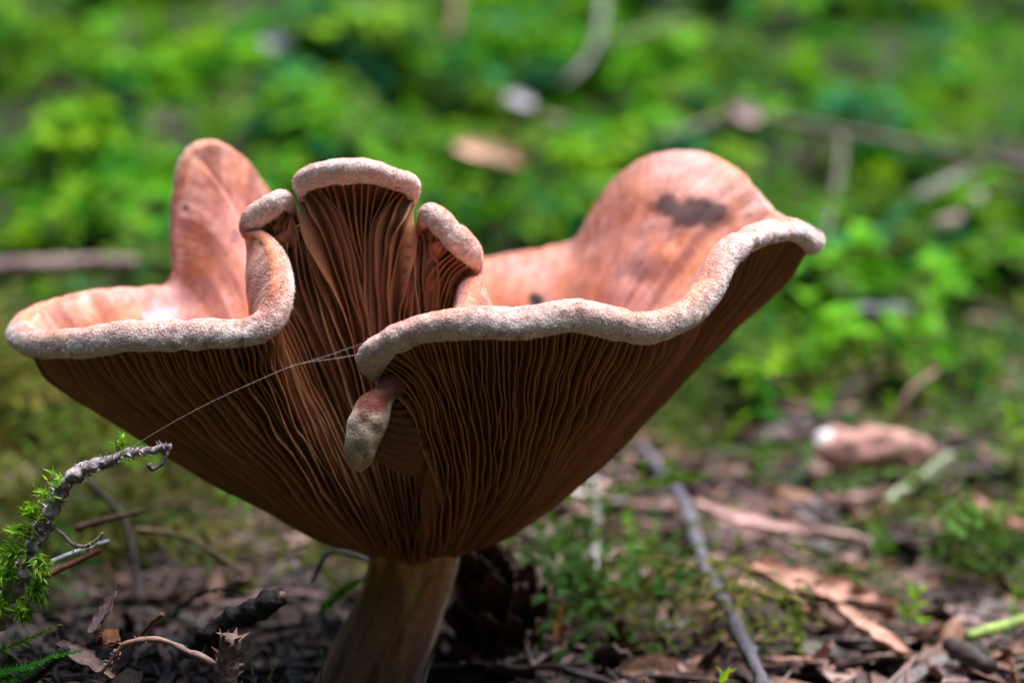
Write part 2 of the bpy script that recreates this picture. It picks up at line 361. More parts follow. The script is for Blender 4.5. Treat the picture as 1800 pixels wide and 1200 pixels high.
mb = np.array([STEM[0] - 1.1, 0, -.5])
MUSH = empty('mushroom', mb, 'large funnel shaped brown mushroom with wavy pale lip and exposed gills', 'mushroom')
def gridobj(name, G, m, col, parent, wrap=True):
    n, k = G.shape[:2]
    return mk(name, G.reshape(-1, 3), grid_faces(n, k, wrap), m, parent, mb, col.reshape(-1, 3) if hasattr(col, 'shape') and col.ndim == 3 else col)
inn_col = inn_col * 1.0
CAPO = gridobj('cap', np.concatenate([INN], 1), M_CAP(), inn_col, MUSH)
tag(CAPO, 'salmon pink upper skin of the cap with dark bruises')
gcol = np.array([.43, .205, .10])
bedc = gcol * .45 * (.8 + .4 * fbm(OUT * 2, 33, 2))[..., None]  # bed colour darkened for the shade deep between the gills
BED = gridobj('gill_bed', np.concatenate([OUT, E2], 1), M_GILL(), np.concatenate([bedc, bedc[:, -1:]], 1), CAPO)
LIPO = gridobj('lip', LIP, M_CAP(), lip_col, CAPO)
tag(LIPO, 'pale felted lip rolled round the cap edge')
# felt: short hairs on the lip
nf = 42000
fi = RNG.integers(0, NS, nf); fj = RNG.integers(1, NL - 5, nf)
p = LIP[fi, fj] + TN[fi] * RNG.uniform(-.03, .03, (nf, 1)); d0 = dirn[fi, fj]
fd = norm(d0 * .7 + RNG.normal(0, .6, (nf, 3))); fl = (RNG.uniform(.015, .045, nf) * np.minimum(1, RR[fi] / .15))[:, None]
sd_ = norm(np.cross(fd, RNG.normal(0, 1, (nf, 3)))) * .0045
FV = np.stack([p - sd_ - d0 * .005, p + sd_ - d0 * .005, p + fd * fl], 1).reshape(-1, 3)
FC = np.repeat(lip_col[fi, fj] * RNG.uniform(.8, 1.25, (nf, 1)), 3, 0)
mk('felt', FV, np.arange(nf * 3).reshape(-1, 3), M_CAP(), LIPO, mb, FC, kind='stuff')

# gills: thin plates standing on the underside; every fourth one reaches the stem
def gill_mesh(s, t0, t1, hgt, rng, M=30):
    t = np.linspace(t0, t1, M); i = t * (NT - 1); a = np.clip(np.floor(i).astype(int), 0, NT - 2); f = (i - a)[:, None]
    sh = 5 * (vn(v3(t * 5, s * .013, 3), 101) - .5) * np.sin(np.pi * t) + 3 * (vn(v3(t * 14, s * .37, 9), 102) - .5) * np.sin(np.pi * np.clip(t * 1.05, 0, 1))
    sf = s + sh * GW; si = np.floor(sf).astype(int); g = (sf - si)[:, None]
    def smp(G):
        return (G[si % NS, a] * (1 - f) + G[si % NS, a + 1] * f) * (1 - g) + (G[(si + 1) % NS, a] * (1 - f) + G[(si + 1) % NS, a + 1] * f) * g
    P = smp(OUT); n = norm(smp(ON)); T = norm(np.gradient(P, axis=0)); L = norm(np.cross(T, n))
    h = hgt * sstep(0, .12, (t - t0)) * (1 - .75 * sstep(.86, 1.0, t)) * (.75 + .5 * vn(v3(t * 6, s * .7, 4), 103))
    h = h * (.7 + .3 * sstep(0, .35, t))
    wv = ((vn(v3(t * 11, s * .9, 6), 104) - .5) * .10 + (vn(v3(t * 26, s * .9, 8), 105) - .5) * .035)[:, None] * np.sin(np.pi * np.clip(t, 0, 1))[:, None] ** .5
    wb = .019; we = .013
    edge = P + n * h[:, None] + L * wv
    V = np.stack([P - n * .03 - L * wb, edge - L * we, edge + n * .006, edge + L * we, P - n * .03 + L * wb], 1)
    return V.reshape(-1, 3), grid_faces(M, 5)
spx = RLEN / NS
seg = np.linalg.norm(np.roll(C, -1, 0) - C, axis=1)
midlobe = np.exp(-((C[:, 0] - at(630, 300, -1.8)[0]) / 1.2) ** 2) * (C[:, 2] > at(630, 440, -1.8)[2]) * (C[:, 1] < 0)
step = .108 * (1 + .8 * midlobe)
acc = np.cumsum(seg / step); ks = np.searchsorted(acc, np.arange(1, int(acc[-1])))
front = (N[:, 1] < .25) & (C[:, 1] < 1.2)
GW = 1.0
cand = []
for q, s in enumerate(ks):
    cls = 0 if q % 4 == 0 else (1 if q % 2 == 0 else 2)
    s = s + RNG.uniform(-.5, .5)
    t0 = [.015, RNG.uniform(.14, .32), RNG.uniform(.42, .66)][cls]
    cand.append((bool(front[int(s) % NS]), s, t0, [.25, .22, .16][cls] * RNG.uniform(.85, 1.1) * (1 + .35 * midlobe[int(s) % NS])))
fr_ = [c for c in cand if c[0]]
print('gills', len(cand), 'front', len(fr_), 'rim length', RLEN)
fr_.sort(key=lambda c: c[2]); one = fr_[:300]; rest = fr_[300:] + [c for c in cand if not c[0]]
for _, s, t0, h in one:
    V, F = gill_mesh(s, t0, 1.0, h, RNG)
    mk('gill', V, F, M_GILL(), CAPO, mb, np.tile(np.array([.7, 1.05, 1.15, 1.05, .7]), len(V) // 5)[:, None] * gcol * RNG.uniform(.8, 1.2) * np.array([1, RNG.uniform(.92, 1.05), RNG.uniform(.85, 1.1)]))  # pale edges; bases darkened in colour to deepen the shade of the gaps
V, F = join([gill_mesh(s, t0, 1.0, h, RNG, 20) for _, s, t0, h in rest])
mk('gill', V, F, M_GILL(), CAPO, mb, gcol, kind='stuff')

# stem: leaning, flared to the left at its foot
SP = [(728, 930, 0, .80), (728, 968, 0, .87), (722, 1000, 0, .84), (708, 1050, 0, .81), (690, 1100, 0, .83), (668, 1150, 0, .86), (650, 1200, 0, .92), (632, 1260, 0, 1.0)]
sp = np.array([list(at(a, b, c)) + [r] for a, b, c, r in SP]); sp, _ = catmull(sp, 60)
T, A, B = frames(sp[:, :3]); th = np.linspace(0, 2 * math.pi, 64, endpoint=False)
D = A[:, None] * np.cos(th)[None, :, None] + B[:, None] * np.sin(th)[None, :, None]
q3 = v3(np.cos(th)[None] * 1.6, np.sin(th)[None] * 1.6, np.linspace(0, 1.4, 60)[:, None])
rad = sp[:, 3][:, None] * (1 + (fbm(q3, 21, 3) - .5) * .22) + (vn(v3(np.cos(th)[None] * 5, np.sin(th)[None] * 5, np.linspace(0, 2, 60)[:, None]), 22) - .5) * .05
SV = sp[:, None, :3] + D * rad[..., None]
sn = fbm(q3 * 1.3, 23, 3)[..., None]; low = np.linspace(0, 1, 60)[:, None, None]
cream = np.array([.78, .49, .22]); tan = np.array([.36, .17, .075]); pink = np.array([.48, .2, .13])
mixk = np.clip(sstep(.3, .62, sn + (low - .38) * .8), 0, 1)
sc_ = cream * (1 - mixk) + tan * mixk
pk = sstep(.5, .7, fbm(q3 * 1.1 + 5, 24, 2))[..., None] * .6
sc_ = sc_ * (1 - pk) + pink * pk
stk = fbm(v3(np.cos(th)[None] * 6, np.sin(th)[None] * 6, np.linspace(0, 1.2, 60)[:, None]), 29, 3)[..., None]; sc_ = sc_ * (.35 + 1.6 * stk); drt = sstep(.52, .68, fbm(q3 * 3, 36, 3) + .25 * (low[..., 0] - .6))[..., None] * .75; sc_ = sc_ * (1 - drt) + np.array([.09, .05, .03]) * drt
Vs = SV.reshape(-1, 3); n_ = 64; i = np.arange(59)[:, None]; j = np.arange(n_)[None]; kk = (j + 1) % n_
mk('stem', Vs, np.stack([i * n_ + j, i * n_ + kk, (i + 1) * n_ + kk, (i + 1) * n_ + j], -1).reshape(-1, 4), M_STEM(), MUSH, mb, sc_.reshape(-1, 3), label='leaning cream and tan stem of the mushroom')

# torn lobe curled down below the near lip
bp = np.array([list(at(*a)) + [r] for a, r in (((706, 668, -3.95), .16), ((688, 678, -4.2), .2), ((672, 696, -4.38), .22), ((655, 722, -4.5), .29), ((643, 755, -4.55), .30), ((634, 788, -4.55), .26), ((631, 812, -4.5), .2), ((631, 826, -4.45), .07))])
bp, _ = catmull(bp, 44)
V, F = tube(bp[:, :3], bp[:, 3], 30, 5, .28, 3.2)
cc = np.array([.62, .45, .33]) * (.5 + .9 * fbm(V * 5, 25, 3))[:, None]
k = np.clip(sstep(at(0, 735, -4.5)[2], at(0, 700, -4.5)[2], V[:, 2] + (fbm(V * 4, 26, 2) - .5) * .5), 0, 1)[:, None]
cc = cc * (1 - k) + np.array([.22, .06, .04]) * (.5 + fbm(V * 6, 30, 3))[:, None] * k
cc = stain(V, cc, at(642, 801, -4.8), (.07, .3, .07), (.01, .008, .008), 1, 27, 6)
LOBE = mk('curled_lobe', V, F, M_CAP(), CAPO, mb, cc, label='torn pale lobe hanging under the lip, red at its top')
e1, _ = catmull([at(*a) for a in ((676, 690, -4.1), (664, 725, -4.25), (655, 760, -4.3), (648, 800, -4.25))], 40)
e2, _ = catmull([at(*a) for a in ((720, 668, -3.8), (760, 705, -3.3), (790, 760, -2.8), (770, 835, -2.2))], 40)
f2 = np.linspace(0, 1, 50)[None, :, None]
FL = e1[:, None] * (1 - f2) + e2[:, None] * f2 + np.array([0, -.25, -.1]) * np.sin(np.pi * f2)
rg = np.sin((np.linspace(0, 1, 40)[:, None] * 58) + 6 * (vn(FL * 1.5, 28) - .5) * 2)
FL = FL + np.array([-.2, -1, .2]) * (rg * .06)[..., None]
mk('flap', FL.reshape(-1, 3), grid_faces(40, 50), M_GILL(), LOBE, mb, gcol * .5)
# ------------------------------------------------------------------ forest floor
def axis(a, b, s, far, k):
    c = np.arange(a, b + s, s); f = np.geomspace(s * 2, far, k)
    return np.concatenate([c[0] - f[::-1], c, c[-1] + f])
gx = axis(-45, 45, .6, 4000, 40); gy = axis(-25, 100, .6, 4000, 40)
GX, GY = np.meshgrid(gx, gy, indexing='ij'); GV = v3(GX, GY, ground(GX, GY)).reshape(-1, 3)
g1 = fbm(GV * .35, 121, 3)[:, None]; g2 = fbm(GV * 1.5, 122, 3)[:, None]
gc = np.array([.024, .017, .014]) * (1 - g1) + np.array([.018, .024, .008]) * g1
fg = (sstep(60, 140, np.hypot(GV[:, 0], GV[:, 1] - 30)) * sstep(.3, .5, g1[:, 0]))[:, None]; gc = gc * (1 - fg) + np.array([.045, .09, .012]) * fg
mk('ground', GV, grid_faces(len(gx), len(gy)), M_SOIL(), col=gc * (.6 + .8 * g2), kind='structure')

def gat(px, py, lift=0.0):
    """the point where a pixel of the photograph meets the forest floor"""
    lo, hi = -9.0, 75.0
    for y in np.arange(-9, 75, .5):
        q = at(px, py, y)
        if q[2] < float(ground(q[0], q[1])) + lift: hi = y; lo = y - .5; break
    for _ in range(12):
        y = (lo + hi) / 2; q = at(px, py, y)
        if q[2] < float(ground(q[0], q[1])) + lift: hi = y
        else: lo = y
    return at(px, py, hi)
def field(n, y0, y1, wide=1.5, seed=0):
    r = np.random.default_rng(seed); y = r.uniform(y0, y1, n * 3); x = r.uniform(-1, 1, n * 3) * 8.8 * wide * (48 + y1) / 45
    k = np.abs(x) < 8.8 * wide * (48 + y) / 45 + 4
    return x[k][:n], y[k][:n], r
def clearance(x, y):      # nothing grows through the mushroom's stem
    return np.hypot(x - STEM[0] + .6, y) > 1.3

def moss_templates(kind, seed):
    r = np.random.default_rng(seed); T = []
    for _ in range(5):
        if kind == 'star':        # upright shoot with a spreading tip
            P, _l = catmull(np.array([[0, 0, -.3], [r.uniform(-.1, .1), r.uniform(-.1, .1), .35], [r.uniform(-.3, .3), r.uniform(-.3, .3), 1.0]]), 7)
            T.append(shoot(P, 16, .42, .075, r, (40, 85), .35, 0))
        elif kind == 'frond':     # arching, branched feather moss
            e = r.uniform(.8, 1.2); P, _l = catmull(np.array([[0, 0, -.2], [.25, 0, .55], [.8 * e, 0, .8], [1.5 * e, 0, .55]]), 9)
            parts = []
            Tn, A, B = frames(P)
            for k in range(1, 9):
                for sg in (-1, 1):
                    L = .55 * math.sin(math.pi * (k + .8) / 10) + .12; d = norm(Tn[k] * .8 + A[k] * sg + np.array([0, 0, r.uniform(-.15, .2)]))
                    Q = P[k] + d * np.linspace(0, L, 3)[:, None]
                    for q in range(3): parts.append(leaf(Q[min(q, 2)], norm(d + A[k] * r.uniform(-.4, .4)), np.array([0, 0, 1.]) + r.normal(0, .2, 3), .26, .06, .15))
            T.append(join(parts))
        elif kind == 'broad':     # small rounded leaves in a loose cluster
            parts = []
            for k in range(9):
                a = k * 2.4 + r.uniform(-.4, .4); h = r.uniform(.5, 1.1); d = np.array([math.cos(a), math.sin(a), r.uniform(-.1, .5)])
                parts.append(leaf(np.array([d[0] * .12, d[1] * .12, h]), d, np.array([0, 0, 1.]), r.uniform(.4, .7), r.uniform(.16, .26), r.uniform(0, .3)))
            T.append(join(parts))
        else:                     # needle
            P, _l = catmull(np.array([[-.75, 0, 0], [0, r.uniform(-.15, .15), r.uniform(0, .1)], [.75, 0, 0]]) * r.uniform(.7, 1.2), 5)
            T.append(join([tube(P, [.028, .035, .035, .03, .012], 4, ends=False)]))
    return T
def shade_tint(x, y): return 1 - .62 * sstep(2.5, -1.5, x + (vn(v3(x / 3, y / 3, 5.0), 58) - .5) * 4) * sstep(15, 6, y)  # shade of the left foreground, put into the litter and moss colours
PAL = np.array([[.10, .30, .002], [.16, .32, .002], [.045, .23, .004], [.21, .35, .004], [.02, .15, .03], [.09, .16, .008], [.15, .39, .004]])
HOLLOWS = [gat(a, b) for a, b in ((1760, 345), (690, 275), (1420, 120), (110, 190), (1330, 300), (420, 90), (1600, 640))]
def hollow(x, y):
    k = 1.0
    for h_ in HOLLOWS: k = k * (1 - np.exp(-(((x - h_[0]) / 2.2) ** 2 + ((y - h_[1]) / 2.6) ** 2)))
    return k
def carpet(name, kind, n, y0, y1, prob, size, seed, label, cat, tint=(1, 1, 1), palette=PAL, lift=0, tilt=.5, wide=1.5, material=None):
    x, y, r = field(n, y0, y1, wide, seed)
    k = (r.uniform(0, 1, len(x)) < prob(x, y)) & clearance(x, y); x, y = x[k], y[k]; n = len(x)
    pos = v3(x, y, ground(x, y) + lift); T = moss_templates(kind, seed); Vs, Fs, Cs, off = [], [], [], 0
    idx = r.integers(0, 5, n); grow = .55 + 1.0 * sstep(.32, .66, fbm(v3(x / 2.4, y / 2.4, 4.0), 64, 2)) if kind != 'needle' else np.ones(n)
    cn = fbm(v3(x / 4.5, y / 4.5, 2.0), seed + 3, 3); ci = np.clip(((cn - .25) * 2 * len(palette) + r.normal(0, 1.0, n)), 0, len(palette) - 1).astype(int)
    for q in range(5):
        w_ = np.where(idx == q)[0]
        if not len(w_): continue
        V, F = scatter(T[q], pos[w_], r.uniform(0, 6.28, len(w_)), np.abs(r.normal(0, tilt, len(w_))), r.uniform(0, 6.28, len(w_)), size * r.uniform(.65, 1.35, len(w_)) * grow[w_])
        Vs.append(V); Fs.append(F + off); off += len(V)
        c = palette[ci[w_]] * r.uniform(.5, 1.15, (len(w_), 1)) * np.asarray(tint) * (shade_tint(x[w_], y[w_])[:, None] if y0 < 10 else 1); Cs.append(np.repeat(c, len(T[q][0]), 0))
    print(name, n, 'pieces', sum(len(f) for f in Fs), 'tris')
    return mk(name, np.vstack(Vs), np.vstack(Fs), material or M_MOSS(), col=np.vstack(Cs), smooth=False, label=label, cat=cat, kind='stuff')
def clump(x, y, s, seed): return fbm(v3(x / s, y / s, 1.5), seed, 3)
far_p = lambda x, y: hollow(x, y) * sstep(15, 25, y + (clump(x, y, 6, 7) - .5) * 16) * (.25 + .75 * sstep(.36, .5, clump(x, y, 3.5, 8)))
near_p = lambda x, y: sstep(.54, .62, clump(x, y, 3.2, 9) + .035 * sstep(2, 6, x) + .03 * sstep(6, 9, x)) * (1 - .6 * sstep(16, 26, y)) * sstep(0, 3, y)
carpet('moss_carpet', 'star', 15500, 12, 90, far_p, 1.15, 201, 'bright green moss carpeting the bank behind the mushroom', 'moss', tint=(.85, 1, 1.6), wide=2.3)
carpet('leafy_moss', 'broad', 17000, 18, 90, lambda x, y: far_p(x, y) * sstep(.4, .55, clump(x, y, 5, 12)) * sstep(14, 26, y), 1.05, 202, 'broad leaved bright green moss scattered over the bank', 'moss', tint=(.85, 1.03, 1.8), wide=2.3)
carpet('feather_moss', 'frond', 3600, -8, 40, near_p, 1.1, 203, 'olive feather moss growing among the litter', 'moss', tint=(.75, .8, .6), palette=np.array([[.09, .12, .02], [.12, .14, .02], [.07, .13, .02], [.14, .12, .03], [.06, .16, .02], [.10, .19, .02]]), tilt=.45)
carpet('sprig_moss', 'star', 2600, -5, 26, lambda x, y: sstep(.56, .64, clump(x, y, 2.4, 15)) * sstep(-2, 3, x + .3 * y), .6, 207, 'small bright leafy moss sprigs among the right litter', 'moss', tilt=.6)
left_p = lambda x, y: sstep(0, -4, x) * sstep(4, 9, y) * sstep(30, 20, y) * (.2 + .8 * sstep(.42, .54, clump(x, y, 3, 19))) * .8
carpet('olive_moss', 'frond', 2200, 4, 30, left_p, 1.3, 208, 'yellowish olive feather moss drooping behind the left side of the cap', 'moss', tint=(.95, .95, .8), palette=np.array([[.14, .14, .02], [.18, .15, .03], [.10, .16, .02], [.09, .2, .02]]), tilt=.6)
carpet('needle_litter', 'needle', 9000, -9, 45, lambda x, y: .25 + .75 * (1 - sstep(18, 30, y)), 1.15, 204, 'brown fallen needles strewn over the dark soil', 'needles', palette=np.array([[.12, .06, .045], [.18, .10, .085], [.07, .04, .035], [.22, .13, .12], [.10, .08, .07], [.26, .18, .16]]), lift=.12, tilt=.3, material=M_WOOD())

# bark crumbs: small flakes too many to count
def flake(L, W, th, curl, seed, m=7, n=4, ragged=.25):
    r = np.random.default_rng(seed); u = np.linspace(-1, 1, m)[:, None]; v = np.linspace(-1, 1, n)[None]
    wd = W * (1 - .55 * np.abs(u) ** 2.5) * (1 + r.uniform(-ragged, ragged, (m, 1)))
    x = u * L + r.uniform(-.06, .06, (m, n)) * L; y = v * wd + (r.uniform(-ragged, ragged, (m, 1)) * W * .6); z = curl * (v ** 2) * W + curl * .5 * L * u ** 2 * r.uniform(-.6, .6) + r.uniform(-.12, .12, (m, n)) * W
    top = v3(x, y, z + th); bot = v3(x, y, z)
    V = np.vstack([top.reshape(-1, 3), bot.reshape(-1, 3)]); F = grid_faces(m, n); k = m * n
    e = np.concatenate([np.arange(n), np.arange(1, m) * n + n - 1, (m - 1) * n + np.arange(n - 2, -1, -1), np.arange(m - 2, 0, -1) * n]); e2 = np.roll(e, -1)
    return V, [F, F[:, ::-1] + k, np.stack([e, e + k, e2 + k, e2], -1)]
x, y, r = field(4200, -9, 50, 1.5, 205)
k = (r.uniform(0, 1, len(x)) < .2 + .8 * (1 - sstep(16, 28, y))) & clearance(x, y); x, y = x[k], y[k]; Vs, Fs, Cs, off = [], [], [], 0
BP = np.array([[.13, .07, .055], [.22, .13, .115], [.06, .035, .03], [.28, .18, .165], [.17, .085, .05], [.11, .09, .085]])
for q in range(6):
    t_ = flake(.42, .16, .03, .3, 300 + q, 5, 3); w_ = np.arange(q, len(x), 6)
    V, F = scatter((t_[0], tris(t_[1])), v3(x[w_], y[w_], ground(x[w_], y[w_]) + .1), r.uniform(0, 6.28, len(w_)), np.abs(r.normal(0, .4, len(w_))), r.uniform(0, 6.28, len(w_)), r.uniform(.6, 2.3, len(w_)))
    Vs.append(V); Fs.append(F + off); off += len(V); Cs.append(np.repeat(BP[r.integers(0, 6, len(w_))], len(t_[0]), 0))
x, y, r = field(620, -8, 34, 1.4, 206); k = clearance(x, y); x, y = x[k], y[k]
for q in range(8):
    t_ = flake(.85, .13, .035, .5, 330 + q, 8, 4, .35); w_ = np.arange(q, len(x), 8)
    V, F = scatter((t_[0], tris(t_[1])), v3(x[w_], y[w_], ground(x[w_], y[w_]) + .25), r.uniform(0, 6.28, len(w_)), np.abs(r.normal(0, .3, len(w_))), r.uniform(0, 6.28, len(w_)), r.uniform(.45, 1.3, len(w_)))
    Vs.append(V); Fs.append(F + off); off += len(V); Cs.append(np.repeat(BP[r.integers(0, 6, len(w_))] * r.uniform(.7, 1.4, (len(w_), 1)), len(t_[0]), 0))
x, y = r.uniform(-10.5, -2.6, 900), r.uniform(-6.5, 3.5, 900); k = clearance(x, y); x, y = x[k], y[k]      # the heap on the left, its shade put into dark colours
for q in range(8):
    t_ = flake(.6, .12, .035, .5, 350 + q, 7, 3, .4) if q % 2 else join([tube(np.array([[-.6, 0, 0], [0, .06, .05], [.6, 0, 0]]), [.03, .045, .02], 5)])
    w_ = np.arange(q, len(x), 8)
    V, F = scatter((t_[0], tris(t_[1])), v3(x[w_], y[w_], ground(x[w_], y[w_]) + r.uniform(.05, .45, len(w_))), r.uniform(0, 6.28, len(w_)), np.abs(r.normal(0, .5, len(w_))), r.uniform(0, 6.28, len(w_)), r.uniform(.4, 1.3, len(w_)))
    Vs.append(V); Fs.append(F + off); off += len(V); Cs.append(np.repeat(np.array([[.05, .034, .03], [.09, .055, .045], [.03, .024, .024], [.12, .065, .04]])[r.integers(0, 4, len(w_))] * r.uniform(.6, 1.5, (len(w_), 1)), len(t_[0]), 0))
AV = np.vstack(Vs); AC = np.vstack(Cs) * shade_tint(AV[:, 0], AV[:, 1])[:, None]
mk('bark_litter', AV, np.vstack(Fs), M_BARK(), col=AC, smooth=False, label='crumbled brown bark flakes covering the soil', cat='bark', kind='stuff')
# ------------------------------------------------------------------ twigs, cone, chips and the rest
def gpath(pts, lift=.15, n=26): return catmull([gat(a, b, (c[0] if c else lift)) for a, b, *c in pts], n)[0]
def twig(name, P, r0, r1, col, label, cat='twig', rough=.35, rf=4, seg=9, m=None, group=None, seed=1):
    R = np.linspace(r0, r1, len(P)) * (1 + .25 * (vn(P * 2.5, seed) - .5))
    V, F = tube(P, R, seg, seed, rough, rf)
    return mk(name, V, F, m or M_BARK(), None, P[0], var(col, V, seed, 3, .4), label=label, cat=cat, group=group)
def chip(name, q, yaw, L, W, col, label, cat='bark', th=.06, curl=.35, pitch=.1, roll=.15, seed=1, m=None, group=None):
    V, F = flake(L, W, th, curl, seed, 14, 8)
    Mx = np.array((Matrix.Rotation(yaw, 3, 'Z') @ Matrix.Rotation(pitch, 3, 'Y') @ Matrix.Rotation(roll, 3, 'X')))
    V = V @ Mx.T + q
    return mk(name, V, F, m or M_BARK(), None, q, var(col, V, seed, 2.5, .35), label=label, cat=cat, group=group)
GREY = (.17, .145, .15); BROWN = (.15, .08, .055); PINK = (.33, .19, .17); DARK = (.03, .024, .024); BUFF = (.38, .26, .19)

# mossy twig in the left foreground
P = path([(-12, 1105, -3.9), (22, 1030, -3.9), (62, 958, -3.85), (92, 893, -3.8), (116, 850, -3.8), (150, 826, -3.75), (212, 802, -3.75), (262, 790, -3.7), (301, 784, -3.7)], 90)
TW = empty('mossy_twig', P[0], 'arching dead twig tufted with green moss beside the mushroom', 'twig')
V, F = tube(P, np.interp(np.linspace(0, 1, 90), [0, .35, .7, 1], [.15, .125, .105, .05]), 14, 3, 1.15, 8)
mk('twig_stem', V, F, M_BARK(), TW, P[0], var((.30, .25, .265), V, 3, 6, .6))
Q = path([(300, 785, -3.7), (293, 800, -3.72), (281, 817, -3.75), (268, 823, -3.78), (261, 815, -3.8)], 24)
V, F = tube(Q, np.linspace(.03, .05, 24), 8, 4, .5, 8); mk('hooked_tip', V, F, M_BARK(), TW, P[0], var((.2, .16, .16), V, 4, 6, .5))
Q = path([(93, 925, -3.8), (112, 940, -3.9), (127, 955, -4.0), (150, 960, -4.05), (168, 950, -4.1), (181, 936, -4.1)], 30)
V, F = tube(Q, np.linspace(.04, .035, 30), 8, 5, .5, 8); mk('side_twig', V, F, M_BARK(), TW, P[0], var((.2, .17, .13), V, 5, 6, .5))
SIDE = Q
r = np.random.default_rng(31)
T_, A_, B_ = frames(P)
parts = []
for i in range(520):                                            # loose bark scales on the twig
    k = int(r.uniform(18, 88)); a = r.uniform(0, 6.28); d = A_[k] * math.cos(a) + B_[k] * math.sin(a); rad = np.interp(k / 89, [0, .35, .7, 1], [.15, .125, .105, .05])
    parts.append(leaf(P[k] + d * rad * .7, norm(d * .7 + T_[k] * r.uniform(-.8, .8) + r.normal(0, .3, 3)), T_[k], r.uniform(.05, .15), r.uniform(.022, .05), 0))
V, F = join(parts); mk('bark_flakes', V, F, M_BARK(), TW, P[0], var((.42, .36, .38), V, 6, 9, .6), smooth=False, kind='stuff')
def tuft(parent, base, q, axis_, n, L, W, spread, col, r, length=.3):
    parts = []
    for _ in range(n):
        d = norm(axis_ + r.normal(0, spread, 3)); p0 = q + norm(axis_) * r.uniform(0, length) + r.normal(0, .05, 3)
        parts.append(leaf(p0, d, r.normal(0, 1, 3), L * r.uniform(.6, 1.2), W, r.uniform(-.2, .6)))
    V, F = join(parts)
    return mk('moss_tuft', V, F, M_MOSS(), parent, base, var(col, V, int(r.integers(1, 99)), 3, .35), smooth=False)
LIME = (.26, .50, .03)
for (px, py, dep, dx, dz, n, L) in ((208, 796, -3.9, .3, 1, 26, .16), (108, 852, -3.9, -.6, .9, 20, .16), (92, 880, -3.9, -.5, .8, 30, .17), (75, 905, -3.95, -.9, .5, 46, .2), (58, 938, -4.0, -1, .35, 60, .22),
                                 (45, 970, -4.05, -.9, .1, 70, .24), (70, 975, -4.1, .2, -.5, 60, .24), (28, 1005, -4.05, -.8, -.1, 80, .26), (60, 1020, -4.1, .3, -.8, 70, .26), (8, 1045, -4.0, -.4, -.6, 80, .28), (36, 1052, -4.1, .3, -.7, 50, .26)):
    tuft(TW, P[0], at(px, py, dep), np.array([dx, -.5, dz]), int(n * 1.7), L, .024, .6, np.array(LIME) * r.uniform(.65, 1.1) * np.array([1, 1, r.uniform(.6, 1.8)]), r)
for k in (12, 18, 23): tuft(TW, P[0], SIDE[k], np.array([.3, -.3, -.3]), 16, .10, .016, .8, np.array((.22, .26, .08)), r, .1)

# straw and strip lying beneath it
twig('straw', path([(66, 1000, -3.2), (120, 975, -3.1), (192, 950, -3.0)], 14), .055, .045, (.46, .45, .50), 'smooth blue grey straw under the mossy twig', 'straw', .06)
twig('red_strip', path([(72, 1012, -2.9), (120, 993, -2.8), (176, 966, -2.7)], 14), .08, .05, (.24, .09, .06), 'reddish brown rind strip below the grey straw', 'bark', .3)
twig('brown_twig', path([(130, 930, 1.2), (190, 912, 1.3), (262, 897, 1.5)], 14), .09, .04, BROWN, 'short brown twig behind the mossy twig', 'twig')
twig('dark_twig', path([(150, 842, 4.5), (185, 875, 4.6), (220, 920, 4.6), (240, 1010, 4.2), (243, 1060, 3.8)], 20), .06, .09, (.04, .032, .03), 'dark bent twig standing in the shade behind the mossy twig', 'twig')
twig('root', path([(240, 930, 3.0), (320, 942, 3.2), (380, 975, 3.2), (430, 1010, 3.0)], 20), .05, .05, (.16, .11, .07), 'thin pale root under the left side of the cap', 'root')
chip('bark_piece', at(186, 1078, -3.2), .6, .42, .13, (.25, .16, .15), 'flat pinkish bark blade upright in the dark litter', th=.05, pitch=-.95, seed=7)
chip('bark_curl', at(192, 1112, -3.3), 1.0, .22, .2, (.24, .10, .05), 'small rounded orange brown bark curl under the bark blade', curl=-.8, seed=8)
chip('bark_slab', at(150, 1160, -3.6), -.3, .6, .16, (.20, .13, .12), 'flat grey brown bark slab next to the curved rootlet', seed=9, roll=.5, pitch=.45)
P = path([(330, 1150, -3.3), (362, 1112, -3.4), (400, 1088, -3.5), (450, 1068, -3.6), (494, 1047, -3.7)], 40)
ST = empty('charred_stick', P[0], 'thick black stick with broken end pointing at the stem', 'stick')
V, F = tube(P, np.linspace(.13, .2, 40), 14, 12, .8, 6); mk('stick_bark', V, F, M_BARK(), ST, P[0], var((.018, .015, .015), V, 12, 4, .4))
V, F = tube(np.array([P[-1] - (P[-1] - P[-2]) * .5, P[-1] + norm(P[-1] - P[-2]) * .08]), [.14, .06], 12, 13, .6, 9); mk('broken_end', V, F, M_WOOD(), ST, P[0], var((.16, .11, .07), V, 13, 9, .5))
twig('tipped_stalk', path([(226, 1140, -3.6), (248, 1115, -3.7), (266, 1094, -3.8), (286, 1079, -3.9)], 20), .025, .05, (.17, .09, .04), 'thin brown stalk with thicker tip rising from litter', 'stalk', .3)
P = path([(180, 1180, -4.1), (204, 1150, -4.2), (222, 1131, -4.25), (262, 1123, -4.3), (298, 1128, -4.3), (330, 1145, -4.3), (362, 1158, -4.3), (392, 1180, -4.2), (404, 1200, -4.1)], 60)
RT = empty('curved_rootlet', P[0], 'arched reddish rootlet with peeling skin leaning to the flaky stump', 'root')
V, F = tube(P, np.interp(np.linspace(0, 1, 60), [0, .2, .55, .7, 1], [.03, .055, .05, .075, .05]), 10, 14, .4, 7)
k = np.linspace(0, 1, len(V))[:, None]; mk('root_stem', V, F, M_WOOD(), RT, P[0], var((.33, .15, .09), V, 14, 5, .4) * (1 - k) + var((.24, .19, .18), V, 15, 6, .5) * k)
T_, A_, B_ = frames(P); parts = []
